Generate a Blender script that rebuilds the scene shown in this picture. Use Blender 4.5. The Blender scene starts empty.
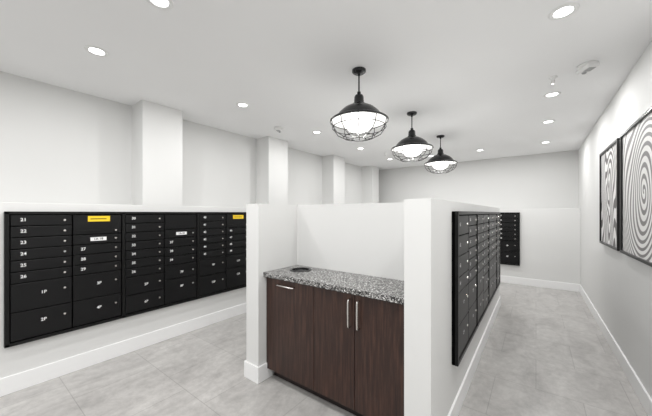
import bpy, bmesh, math, random
from mathutils import Vector, Matrix
random.seed(3)
SC = bpy.context.scene
COL = SC.collection

# ---------------------------------------------------------------- materials
def new_mat(name, col=(.8,.8,.8), rough=.5, metal=0.0, spec=.5):
    m = bpy.data.materials.new(name); m.use_nodes = True
    b = m.node_tree.nodes['Principled BSDF']
    b.inputs['Base Color'].default_value = (*col, 1)
    b.inputs['Roughness'].default_value = rough
    b.inputs['Metallic'].default_value = metal
    b.inputs['Specular IOR Level'].default_value = spec
    return m
def nd(m, t, **kw):
    n = m.node_tree.nodes.new(t)
    for k, v in kw.items(): setattr(n, k, v)
    return n
def lk(m, a, b): m.node_tree.links.new(a, b)
def bsdf(m): return m.node_tree.nodes['Principled BSDF']
def coords(m, scale=(1,1,1), loc=(0,0,0)):
    tc = nd(m, 'ShaderNodeTexCoord'); mp = nd(m, 'ShaderNodeMapping')
    mp.inputs['Scale'].default_value = scale; mp.inputs['Location'].default_value = loc
    lk(m, tc.outputs['Object'], mp.inputs['Vector']); return mp.outputs['Vector']
def ramp(m, fac, stops):
    r = nd(m, 'ShaderNodeValToRGB'); cr = r.color_ramp
    while len(cr.elements) < len(stops): cr.elements.new(.5)
    for e, (p, c) in zip(cr.elements, stops):
        e.position = p; e.color = (*c, 1)
    lk(m, fac, r.inputs['Fac']); return r.outputs['Color']
def noise(m, vec, scale, detail=4, rough=.5, dist=0):
    n = nd(m, 'ShaderNodeTexNoise'); n.inputs['Scale'].default_value = scale
    n.inputs['Detail'].default_value = detail; n.inputs['Roughness'].default_value = rough
    n.inputs['Distortion'].default_value = dist
    lk(m, vec, n.inputs['Vector']); return n.outputs['Fac']
def bump(m, fac, strength=.1, dist=.002):
    b = nd(m, 'ShaderNodeBump'); b.inputs['Strength'].default_value = strength
    b.inputs['Distance'].default_value = dist
    lk(m, fac, b.inputs['Height']); lk(m, b.outputs['Normal'], bsdf(m).inputs['Normal'])

def paint(name, col, rough=.6):
    m = new_mat(name, col, rough, spec=.3)
    v = coords(m); f = noise(m, v, 140, 3)
    bump(m, f, .12, .002)
    g = noise(m, v, .8, 2)
    c2 = tuple(x*.97 for x in col)
    lk(m, ramp(m, g, [(.3, c2), (.7, col)]), bsdf(m).inputs['Base Color'])
    return m
M_WALL = paint('wall_paint', (.75,.75,.74))
M_WALLU = paint('wall_paint_upper', (.70,.70,.69))
M_CEIL = paint('ceiling_paint', (.90,.90,.90), .8)
M_TRIM = new_mat('trim_white', (.90,.90,.90), .35)

M_FLOOR = new_mat('floor_tile', (.5,.49,.48), .28, spec=.5)
v = coords(M_FLOOR)
vs_ = coords(M_FLOOR, (1.0, .45, 1))
n1 = noise(M_FLOOR, vs_, 4.0, 9, .68, .9); n2 = noise(M_FLOOR, v, 13, 8, .75)
c1 = ramp(M_FLOOR, n1, [(.30,(.40,.385,.375)), (.5,(.51,.495,.48)), (.70,(.61,.595,.575))])
c2 = ramp(M_FLOOR, n2, [(.34,(.76,.76,.76)), (.60,(1,1,1))])
mx = nd(M_FLOOR, 'ShaderNodeMix', data_type='RGBA', blend_type='MULTIPLY'); mx.inputs[0].default_value = .8
lk(M_FLOOR, c1, mx.inputs[6]); lk(M_FLOOR, c2, mx.inputs[7])
br = nd(M_FLOOR, 'ShaderNodeTexBrick'); br.offset = .5
br.inputs['Color1'].default_value = (1,1,1,1); br.inputs['Color2'].default_value = (.93,.93,.93,1)
br.inputs['Mortar'].default_value = (.72,.72,.72,1)
br.inputs['Scale'].default_value = 1; br.inputs['Mortar Size'].default_value = .003
br.inputs['Brick Width'].default_value = .61; br.inputs['Row Height'].default_value = .61
br.inputs['Mortar Smooth'].default_value = .1
lk(M_FLOOR, v, br.inputs['Vector'])
mx2 = nd(M_FLOOR, 'ShaderNodeMix', data_type='RGBA', blend_type='MULTIPLY'); mx2.inputs[0].default_value = 1
lk(M_FLOOR, mx.outputs[2], mx2.inputs[6]); lk(M_FLOOR, br.outputs['Color'], mx2.inputs[7])
lk(M_FLOOR, mx2.outputs[2], bsdf(M_FLOOR).inputs['Base Color'])
bump(M_FLOOR, n2, .06, .002)

M_BLACK = new_mat('mailbox_black', (.0045,.0045,.005), .36, spec=.28)
bump(M_BLACK, noise(M_BLACK, coords(M_BLACK), 500, 2), .05, .001)
M_BLACKF = new_mat('mailbox_frame_black', (.003,.003,.003), .35, spec=.3)
M_GAP = new_mat('mailbox_recess_black', (.001,.001,.001), .8, spec=.05)
M_SILVER = new_mat('brushed_nickel', (.72,.70,.67), .25, 1)
M_LABEL = new_mat('label_white', (.85,.85,.85), .5)
M_YEL = new_mat('label_yellow', (.9,.62,.02), .5)
M_PBLACK = new_mat('pendant_black', (.010,.010,.011), .25)
M_PWHITE = new_mat('pendant_enamel_white', (.88,.88,.87), .4)
M_FRAME = new_mat('frame_black', (.008,.008,.008), .35)
M_PLASTIC = new_mat('plastic_white', (.82,.82,.81), .4)
M_GREY = new_mat('plastic_grey', (.35,.35,.35), .4)

def emis(name, col, s):
    m = new_mat(name, col, .5); b = bsdf(m)
    b.inputs['Emission Color'].default_value = (*col,1); b.inputs['Emission Strength'].default_value = s
    return m
M_LED = emis('led_lens', (1,1,1), 8)
M_BULB = emis('bulb_frosted', (1,.99,.97), 2.2)

M_WOOD = new_mat('dark_walnut', (.05,.02,.013), .30, spec=.45)
v = coords(M_WOOD, (22,22,1.3)); n1 = noise(M_WOOD, v, 2.0, 8, .68)
lk(M_WOOD, ramp(M_WOOD, n1, [(.28,(.012,.005,.004)), (.5,(.036,.016,.011)), (.75,(.100,.045,.030))]), bsdf(M_WOOD).inputs['Base Color'])
bump(M_WOOD, n1, .08, .001)
M_DARK = new_mat('toe_kick_dark', (.012,.007,.006), .6)

M_GRAN = new_mat('granite', (.4,.4,.4), .18)
v = coords(M_GRAN)
vo = nd(M_GRAN, 'ShaderNodeTexVoronoi'); vo.inputs['Scale'].default_value = 150
lk(M_GRAN, v, vo.inputs['Vector'])
sp = nd(M_GRAN, 'ShaderNodeSeparateColor'); lk(M_GRAN, vo.outputs['Color'], sp.inputs[0])
lk(M_GRAN, ramp(M_GRAN, sp.outputs[0], [(0,(.01,.01,.01)), (.35,(.05,.05,.05)), (.58,(.19,.185,.18)), (.84,(.33,.32,.31)), (1,(.80,.80,.79))]), bsdf(M_GRAN).inputs['Base Color'])

def mth(m, op, a, b=None):
    n = nd(m, 'ShaderNodeMath', operation=op)
    for i, x in enumerate((a, b)):
        if x is None: continue
        if isinstance(x, (int, float)): n.inputs[i].default_value = x
        else: lk(m, x, n.inputs[i])
    return n.outputs[0]
def art_mat(name, center, stretch, period, arms, amp, nlobe, twist, dark, duty=0.0):
    """printed op-art: distorted spiral / ring stripes in the picture plane (object X,Z)"""
    m = new_mat(name, (.8,.8,.8), .5)
    tc = nd(m, 'ShaderNodeTexCoord'); sx = nd(m, 'ShaderNodeSeparateXYZ'); lk(m, tc.outputs['Object'], sx.inputs[0])
    X = mth(m,'MULTIPLY', mth(m,'SUBTRACT', sx.outputs[0], center[0]), stretch[0])
    Z = mth(m,'MULTIPLY', mth(m,'SUBTRACT', sx.outputs[2], center[1]), stretch[1])
    r = mth(m,'SQRT', mth(m,'ADD', mth(m,'MULTIPLY',X,X), mth(m,'MULTIPLY',Z,Z)))
    th = mth(m,'ARCTAN2', Z, X)
    wob = mth(m,'MULTIPLY', mth(m,'SINE', mth(m,'ADD', mth(m,'MULTIPLY',th,nlobe), mth(m,'MULTIPLY',r,twist))), mth(m,'MULTIPLY', r, amp))
    ph = mth(m,'ADD', mth(m,'MULTIPLY', mth(m,'ADD', r, wob), 2*math.pi/period), mth(m,'MULTIPLY', th, arms))
    f = mth(m,'ADD', mth(m,'MULTIPLY', mth(m,'SINE', ph), .5), .5+duty)
    lk(m, ramp(m, f, [(.42,dark), (.58,(.84,.83,.82))]), bsdf(m).inputs['Base Color'])
    return m
M_ART1 = art_mat('art_ripple_print', (-.02,.02), (1.35,.62), .085, 0, .22, 3, 9, (.12,.11,.11), .05)
M_ART2 = art_mat('art_swirl_print', (.10,-.02), (1.05,.85), .062, 1, .12, 2, 8, (.22,.21,.21), .08)

# ---------------------------------------------------------------- mesh builder
class MB:
    def __init__(s): s.bm = bmesh.new(); s.mats = []
    def mi(s, m):
        if m not in s.mats: s.mats.append(m)
        return s.mats.index(m)
    def box(s, x0,x1,y0,y1,z0,z1, mat, bev=0):
        r = bmesh.ops.create_cube(s.bm, size=1)
        vs = r['verts']
        for v in vs:
            v.co = Vector(((x0+x1)/2+v.co.x*(x1-x0), (y0+y1)/2+v.co.y*(y1-y0), (z0+z1)/2+v.co.z*(z1-z0)))
        fs = {f for v in vs for f in v.link_faces}
        i = s.mi(mat)
        for f in fs: f.material_index = i
        if bev > 0:
            es = {e for v in vs for e in v.link_edges}
            r = bmesh.ops.bevel(s.bm, geom=list(es), offset=bev, segments=2, affect='EDGES', profile=.5)
            for f in r['faces']: f.material_index = i
    def tube(s, pts, rad, mat, seg=10, closed=False):
        i = s.mi(mat); n = len(pts); rings = []
        pts = [Vector(p) for p in pts]
        up0 = None
        for k, p in enumerate(pts):
            if closed: t = (pts[(k+1)%n]-pts[(k-1)%n])
            else: t = pts[min(k+1,n-1)]-pts[max(k-1,0)]
            t.normalize()
            a = Vector((0,0,1)) if abs(t.z) < .9 else Vector((1,0,0))
            if up0 is not None: a = up0
            u = (a - t*a.dot(t))
            if u.length < 1e-4: u = t.orthogonal()
            u.normalize(); up0 = u; w = t.cross(u)
            rings.append([s.bm.verts.new(p + rad*(math.cos(2*math.pi*j/seg)*u + math.sin(2*math.pi*j/seg)*w)) for j in range(seg)])
        m = n if closed else n-1
        for k in range(m):
            A, B = rings[k], rings[(k+1)%n]
            for j in range(seg):
                f = s.bm.faces.new((A[j], A[(j+1)%seg], B[(j+1)%seg], B[j])); f.material_index = i; f.smooth = True
        if not closed:
            for R in (rings[0][::-1], rings[-1]):
                f = s.bm.faces.new(R); f.material_index = i
    def lathe(s, prof, mat, c=(0,0), seg=48, smooth=True, cap=False):
        i = s.mi(mat); rings = []
        for r, z in prof:
            if r < 1e-5: rings.append([s.bm.verts.new((c[0], c[1], z))])
            else: rings.append([s.bm.verts.new((c[0]+r*math.cos(2*math.pi*j/seg), c[1]+r*math.sin(2*math.pi*j/seg), z)) for j in range(seg)])
        for A, B in zip(rings[:-1], rings[1:]):
            for j in range(seg):
                k = (j+1) % seg
                if len(A) == 1 and len(B) == 1: continue
                if len(A) == 1: q = (A[0], B[k], B[j])
                elif len(B) == 1: q = (A[j], A[k], B[0])
                else: q = (A[j], A[k], B[k], B[j])
                f = s.bm.faces.new(q); f.material_index = i; f.smooth = smooth
    def text(s, txt, size, x, y, z, mat):
        cu = bpy.data.curves.new('t', 'FONT'); cu.body = txt; cu.size = size
        cu.align_x = 'CENTER'; cu.align_y = 'CENTER'; cu.resolution_u = 2; cu.offset = size*.02
        ob = bpy.data.objects.new('t', cu); COL.objects.link(ob)
        me = ob.to_mesh()
        i = s.mi(mat); mp = {}
        for v in me.vertices: mp[v.index] = s.bm.verts.new((x+v.co.x, y, z+v.co.y))
        for p in me.polygons:
            try:
                f = s.bm.faces.new([mp[k] for k in p.vertices]); f.material_index = i
            except ValueError: pass
        ob.to_mesh_clear(); bpy.data.objects.remove(ob); bpy.data.curves.remove(cu)
    def done(s, name, loc=(0,0,0), rz=0, parent=None, norm=True):
        if norm: bmesh.ops.recalc_face_normals(s.bm, faces=s.bm.faces[:])
        me = bpy.data.meshes.new(name); s.bm.to_mesh(me); s.bm.free()
        for m in s.mats: me.materials.append(m)
        ob = bpy.data.objects.new(name, me); COL.objects.link(ob)
        ob.location = loc; ob.rotation_euler = (0,0,rz)
        if parent: ob.parent = parent
        return ob

# ---------------------------------------------------------------- room shell
H = 2.82; YB = -3.2
XL = -3.58; XLU = -3.90; XR = .69; YF = 7.30; YFU = 7.70; HT = 1.62
b = MB(); b.box(XLU-.15, XR+.15, YB-.15, YFU+.15, -.12, 0, M_FLOOR); b.done('floor')
b = MB(); b.box(XLU-.15, XR+.15, YB-.15, YFU+.15, H, H+.12, M_CEIL); b.done('ceiling')
b = MB(); b.box(XLU-.15, XLU, YB, YFU, 0, H, M_WALLU); b.box(XLU, XL, YB, YFU, 0, HT, M_WALL, .004); b.done('wall_left')
b = MB(); b.box(XLU-.15, XR+.15, YFU, YFU+.15, 0, H, M_WALLU); b.box(XL, XR, YF, YFU, 0, HT, M_WALL, .004); b.done('wall_back')
b = MB(); b.box(XR, XR+.15, YB, YFU, 0, H, M_WALL); b.done('wall_right')
# wall behind the camera, unseen; its wide opening is added to let world light in
b = MB()
b.box(XLU-.15, -3.3, YB-.15, YB, 0, H, M_WALL); b.box(.2, XR+.15, YB-.15, YB, 0, H, M_WALL)
b.box(-3.3, .2, YB-.15, YB, 2.5, H, M_WALL); b.done('wall_front')
for i, y in enumerate((-.57, 1.31, 3.19, 5.07, 6.90)):
    b = MB(); b.box(XLU, XL, y, y+.45 if y < 6.5 else YF, HT, H, M_WALL); b.done('column')

def baseb(name, runs):
    b = MB()
    for r in runs: b.box(*r, 0, .15, M_TRIM, .004)
    b.done(name)
T = .016
baseb('baseboard_left', [(XL, XL+T, YB, YF)])
baseb('baseboard_back', [(XL+T, XR-T, YF-T, YF)])
baseb('baseboard_right', [(XR-T, XR, YB, YF)])

# island partition (U-shaped plan with a niche for the cabinet)
IX0, IX1, IY0, IY1, IYN = -2.17, -.485, 1.66, 5.50, 2.17
NX0, NX1 = -2.00, -.645
b = MB(); b.box(IX0, IX1, IYN, IY1, 0, 1.615, M_WALL); b.done('wall_island')
b = MB(); b.box(IX0, NX0, IY0, IYN, 0, 1.615, M_WALL); b.done('wall_island_left')
b = MB(); b.box(NX1, IX1, IY0, IYN, 0, 1.615, M_WALL); b.done('wall_island_right')
baseb('baseboard_island', [(IX1, IX1+T, IY0-T, IY1+T), (IX0-T, IX0, IY0-T, IY1+T), (IX0, NX0+T, IY0-T, IY0),
      (NX0, NX0+T, IY0, IY0+.16), (NX1-T, IX1, IY0-T, IY0), (NX1-T, NX1, IY0, IY0+.16), (IX0, IX1, IY1, IY1+T)])

# ---------------------------------------------------------------- mailboxes
def bank(name, cols, zb, ht, loc, rz, start=21):
    """cols: list of lists of (height_fraction_units, kind). local front = -Y"""
    b = MB(); cw = .415; W = cw*len(cols); num = start; pn = 1
    b.box(-.015, W+.015, -.022, 0, zb-.015, zb+ht+.012, M_GAP, .003)
    # outer flange frame
    for k in sorted(set(list(range(0, len(cols)+1, 2))+[len(cols)])):
        x = k*cw; b.box(x-.014, x+.014, -.044, -.020, zb-.015, zb+ht+.012, M_BLACKF, .003)
    b.box(-.015, W+.015, -.044, -.020, zb+ht-.012, zb+ht+.013, M_BLACKF, .003)
    b.box(-.015, W+.015, -.044, -.020, zb-.016, zb+.010, M_BLACKF, .003)
    for ci, rows in enumerate(cols):
        x0 = ci*cw + (.020 if ci % 2 == 0 else .005); x1 = (ci+1)*cw - (.005 if ci % 2 == 0 else .020)
        tot = sum(r[0] for r in rows); z = zb+ht-.016; sc = (ht-.032)/tot
        for h, kind in rows:
            hh = h*sc; za, zt = z-hh+.004, z-.004
            b.box(x0, x1, -.036, -.022, za, zt, M_BLACK, .003)
            xm = (x0+x1)/2
            if kind == 's':
                b.text(str(num), .038, x0+.075, -.0368, (za+zt)/2+.006, M_LABEL); num += 1
                lx = x1-.05; lz = (za+zt)/2
            elif kind == 'p':
                b.text('%dP' % pn, .038, x0+.20, -.0368, zt-.10, M_LABEL); pn += 1
                lx = x1-.05; lz = zt-.09
            elif kind == 'm':   # carrier door with yellow outgoing-mail label
                b.box(x0+.11, x1-.10, -.0375, -.036, zt-.065, zt-.010, M_YEL)
                b.box(x0+.13, x1-.13, -.0385, -.0375, zt-.042, zt-.035, M_BLACK)
                b.box(x0+.05, x1-.05, -.040, -.036, za+.022, za+.040, M_BLACKF, .001)
                lx = x1-.05; lz = za+.03
            elif kind == 'w':   # carrier door with white paper label
                b.box(x0+.13, x1-.13, -.0375, -.036, (za+zt)/2-.018, (za+zt)/2+.018, M_LABEL)
                b.text('1A-1B', .03, xm, -.038, (za+zt)/2, M_BLACK)
                lx = x1-.05; lz = (za+zt)/2
            if kind != 'b':
                # lock cylinder
                seg = 12; ring = []
                i = b.mi(M_SILVER)
                r1 = [b.bm.verts.new((lx+.011*math.cos(2*math.pi*j/seg), -.036, lz+.011*math.sin(2*math.pi*j/seg))) for j in range(seg)]
                r2 = [b.bm.verts.new((lx+.009*math.cos(2*math.pi*j/seg), -.041, lz+.009*math.sin(2*math.pi*j/seg))) for j in range(seg)]
                for j in range(seg):
                    f = b.bm.faces.new((r1[j], r1[(j+1)%seg], r2[(j+1)%seg], r2[j])); f.material_index = i
                f = b.bm.faces.new(r2); f.material_index = i
            z -= hh
    return b.done(name, loc, rz)
s, p = (1,'s'), (2.5,'p')
CA = [s]*6+[p,p]
CB = [(2.0,'m'),(1,'w')]+[s]*3+[p,p]
CC = [s]*7+[(2,'p'),(2,'p')]
CD = [(1.7,'b'),(1,'w'),s,s,s,(1.6,'p'),(2.7,'p')]
CE = [s]*6+[(2.4,'p'),(2.6,'p')]
CF = [(2.0,'m'),s,s,s,s,(2,'p'),(3,'p')]
bank('mailbox_bank', [CA,CB,CC,CD,CE,CF,CA,CB], .42, 1.11, (XL, .285, 0), math.pi/2)
C1 = [(1.6,'s'),(1.6,'s'),(1.6,'s'),(1.2,'s'),(2.5,'p'),(2.5,'p')]
bank('mailbox_bank', [C1,CE,CA,CC,CE,CA,CC], .455, 1.075, (IX1, 2.17, 0), math.pi/2, 61)
bank('mailbox_bank', [CE,CE], .42, 1.11, (-1.12, YF, 0), 0, 91)

# ---------------------------------------------------------------- cabinet + counter
b = MB()
CY = 1.75
b.box(NX0+.001, NX1-.001, CY+.022, IYN-.001, .10, .948, M_WOOD)
b.box(NX0+T+.001, NX1-T-.001, CY+.085, IYN-.001, 0, .10, M_DARK)
xs = [NX0+.004, -1.430, -1.050, NX1-.004]
for a, c in zip(xs[:-1], xs[1:]):
    b.box(a+.002, c-.002, CY, CY+.022, .10, .940, M_WOOD, .0015)
def handle(p0, p1):
    p0 = Vector(p0); p1 = Vector(p1); o = Vector((0,-.032,0)); d = (p1-p0).normalized()
    b.tube([p0, p0+o*.75, p0+o+d*.01, p1+o-d*.01, p1+o*.75, p1], .0065, M_SILVER, 10)
handle((-1.83, CY, .895), (-1.64, CY, .895))
handle((-1.088, CY, .70), (-1.088, CY, .90))
handle((-1.012, CY, .70), (-1.012, CY, .90))
b.done('base_cabinet')
b = MB(); b.box(NX0+.001, NX1-.001, CY-.035, IYN-.001, .950, .990, M_GRAN, .004)
ct = b.done('countertop')
hx, hy, hr = -1.79, 1.995, .085
bmc = bmesh.new(); bmesh.ops.create_cone(bmc, cap_ends=True, segments=48, radius1=hr, radius2=hr, depth=.2)
mec = bpy.data.meshes.new('c'); bmc.to_mesh(mec); cut = bpy.data.objects.new('c', mec); COL.objects.link(cut); cut.location = (hx,hy,.99)
bo = ct.modifiers.new('b','BOOLEAN'); bo.object = cut; bo.operation = 'DIFFERENCE'
bpy.context.view_layer.update()
dg = bpy.context.evaluated_depsgraph_get()
nm = bpy.data.meshes.new_from_object(ct.evaluated_get(dg)); ct.modifiers.clear(); ct.data = nm; bpy.data.objects.remove(cut)
b = MB(); b.lathe([(0,.952),(hr-.004,.952),(hr-.004,.990),(hr-.004,.993),(hr+.002,.9965),(hr+.016,.9955),(hr+.020,.9905)], M_PBLACK, (hx,hy))  # black floor disc paints in the dark depth of the hole
b.done('trash_grommet', norm=False)

# ---------------------------------------------------------------- pendants
def pendant(y, x=-1.28):
    root = bpy.data.objects.new('pendant_light', None); COL.objects.link(root); root.location = (x, y, 0)
    root.empty_display_size = .1
    b = MB()
    b.lathe([(0,H),(.062,H),(.062,H-.018),(.050,H-.028),(.012,H-.034),(.012,H-.05),(0,H-.05)], M_PBLACK)
    b.tube([(0,0,H-.03),(0,0,2.60)], .007, M_PBLACK, 10)
    b.lathe([(0,2.625),(.016,2.622),(.018,2.600),(.034,2.592),(.042,2.575),(.044,2.530),(.052,2.520),(.058,2.505),
             (.092,2.494),(.140,2.468),(.180,2.432),(.206,2.396),(.216,2.380),(.252,2.372),(.262,2.364),(.264,2.352),
             (.258,2.350)], M_PBLACK, seg=64)
    b.lathe([(.258,2.350),(.250,2.360),(.213,2.370),(.200,2.394),(.174,2.426),(.135,2.458),(.090,2.484),(0,2.49)], M_PWHITE, seg=64)
    b.done('shade', parent=root, norm=False)
    b = MB()
    b.lathe([(0,2.47),(.03,2.465),(.05,2.445),(.10,2.40),(.125,2.355),(.118,2.31),(.09,2.28),(.05,2.262),(0,2.256)], M_BULB)
    b.done('bulb', parent=root)
    b = MB()
    def ring(r, z, t=.004): b.tube([(r*math.cos(2*math.pi*k/48), r*math.sin(2*math.pi*k/48), z) for k in range(48)], t, M_PBLACK, 6, True)
    prof = [(.250,2.355),(.240,2.30),(.205,2.25),(.14,2.215),(.06,2.198)]
    for r, z in (prof[1], prof[3]): ring(r, z)
    ring(.06, 2.198); ring(.255,2.355,.005)
    for k in range(10):
        a = 2*math.pi*(k+.3)/10
        b.tube([(r*math.cos(a), r*math.sin(a), z) for r, z in prof], .004, M_PBLACK, 6)
    b.done('wire_cage', parent=root)
    L = bpy.data.lights.new('pendant_glow','POINT'); L.energy = 5; L.shadow_soft_size = .10
    L.color = (1,.985,.96)
    lo = bpy.data.objects.new('lamp', L); COL.objects.link(lo); lo.parent = root; lo.location = (0,0,2.22)
for y in (2.21, 3.56, 4.91): pendant(y)

# ---------------------------------------------------------------- downlights
def downlight(x, y, e=10):
    root = bpy.data.objects.new('recessed_downlight', None); COL.objects.link(root); root.location = (x, y, H)
    root.empty_display_size = .1
    b = MB()
    b.lathe([(.048,-.003),(.056,-.008),(.074,-.006),(.078,0)], M_PLASTIC, seg=40)
    b.done('trim_ring', parent=root)
    b = MB(); b.lathe([(0,-.004),(.051,-.004)], M_LED, seg=32); b.done('lens', parent=root)
    L = bpy.data.lights.new('downlight','AREA'); L.shape = 'DISK'; L.size = .10; L.energy = e; L.color = (1,.995,.985)
    lo = bpy.data.objects.new('emitter', L); COL.objects.link(lo); lo.parent = root; lo.location = (0,0,-.012)
for y in (-2.1, -.72, .70, 2.09, 3.50, 4.90, 6.30): downlight(-2.80, y)  # those behind the camera are unseen, added for lighting
for y in (-2.1, -.3, 1.0, 2.35, 3.92, 5.05, 6.50): downlight(.14, y)  # near ones out of frame are unseen extras to light the room
for y in (-2.1, -.72, .76): downlight(-1.83, y)  # the pair behind the camera is added light, out of view
downlight(-.92, .76); downlight(-.92, -1.2); downlight(-.92, 6.50); downlight(-1.9, 6.50)  # first pair unseen, added as extra lighting

# ---------------------------------------------------------------- ceiling devices
def device(name, x, y, w, l):
    b = MB()
    b.lathe([(0,0),(.070,0),(.070,-.012),(.065,-.018),(0,-.018)], M_PLASTIC, seg=32)
    b.box(-w/2, w/2, -l/2, l/2, -.05, -.014, M_PLASTIC, .012)
    b.box(-w/2+.018, w/2-.018, -l/2+.02, l/2-.06, -.0525, -.049, M_GREY, .001)
    b.lathe([(0,-.062),(.014,-.060),(.018,-.050)], M_GREY, (0, l/2-.035), 16)
    return b.done(name, (x,y,H), .5)
device('smoke_detector', .36, 3.32, .09, .15)
device('smoke_detector', -3.12, 2.98, .09, .15)
def sprinkler(x, y):
    b = MB()
    b.lathe([(0,0),(.034,0),(.032,-.007),(.012,-.010),(.010,-.03),(.006,-.034)], M_PLASTIC, seg=20)
    b.tube([(.009,0,-.03),(.014,0,-.045),(0,0,-.058),(-.014,0,-.045),(-.009,0,-.03)], .0025, M_SILVER, 6)
    b.lathe([(0,-.058),(.018,-.060),(.018,-.062),(0,-.064)], M_SILVER, seg=16)
    b.done('fire_sprinkler', (x,y,H))
sprinkler(.13, 3.43); sprinkler(-2.6, 5.6)

# ---------------------------------------------------------------- framed art on right wall
def art(y0, y1, z0, z1, mat):
    w = y1-y0; h = z1-z0; b = MB(); f = .024
    # local: front -Y ; placed rotated to face -X
    b.box(-w/2, w/2, -.020, -.002, -h/2, h/2, M_FRAME)
    b.box(-w/2+f, w/2-f, -.024, -.020, -h/2+f, h/2-f, mat)
    b.box(-w/2, w/2, -.040, -.002, h/2-f, h/2, M_FRAME, .002); b.box(-w/2, w/2, -.040, -.002, -h/2, -h/2+f, M_FRAME, .002)
    b.box(-w/2, -w/2+f, -.040, -.002, -h/2+f, h/2-f, M_FRAME, .002); b.box(w/2-f, w/2, -.040, -.002, -h/2+f, h/2-f, M_FRAME, .002)
    b.done('framed_art_print', (XR, (y0+y1)/2, (z0+z1)/2), -math.pi/2)
art(4.00, 4.98, 1.15, 2.28, M_ART1)
art(2.72, 3.88, 1.15, 2.28, M_ART2)

# ---------------------------------------------------------------- world, camera
w = bpy.data.worlds.new('World'); SC.world = w; w.use_nodes = True
w.node_tree.nodes['Background'].inputs[0].default_value = (.95,.98,1,1)
w.node_tree.nodes['Background'].inputs[1].default_value = .6
cam = bpy.data.cameras.new('camera'); co = bpy.data.objects.new('camera', cam); COL.objects.link(co)
cam.sensor_width = 36; cam.lens = 281/652*36; cam.shift_y = 5/652; cam.clip_start = .02
co.location = (0,0,1.53); co.rotation_euler = (math.pi/2, 0, math.radians(36.77))
SC.camera = co
SC.view_settings.view_transform = 'Standard'
SC.view_settings.look = 'None'
SC.view_settings.exposure = 0
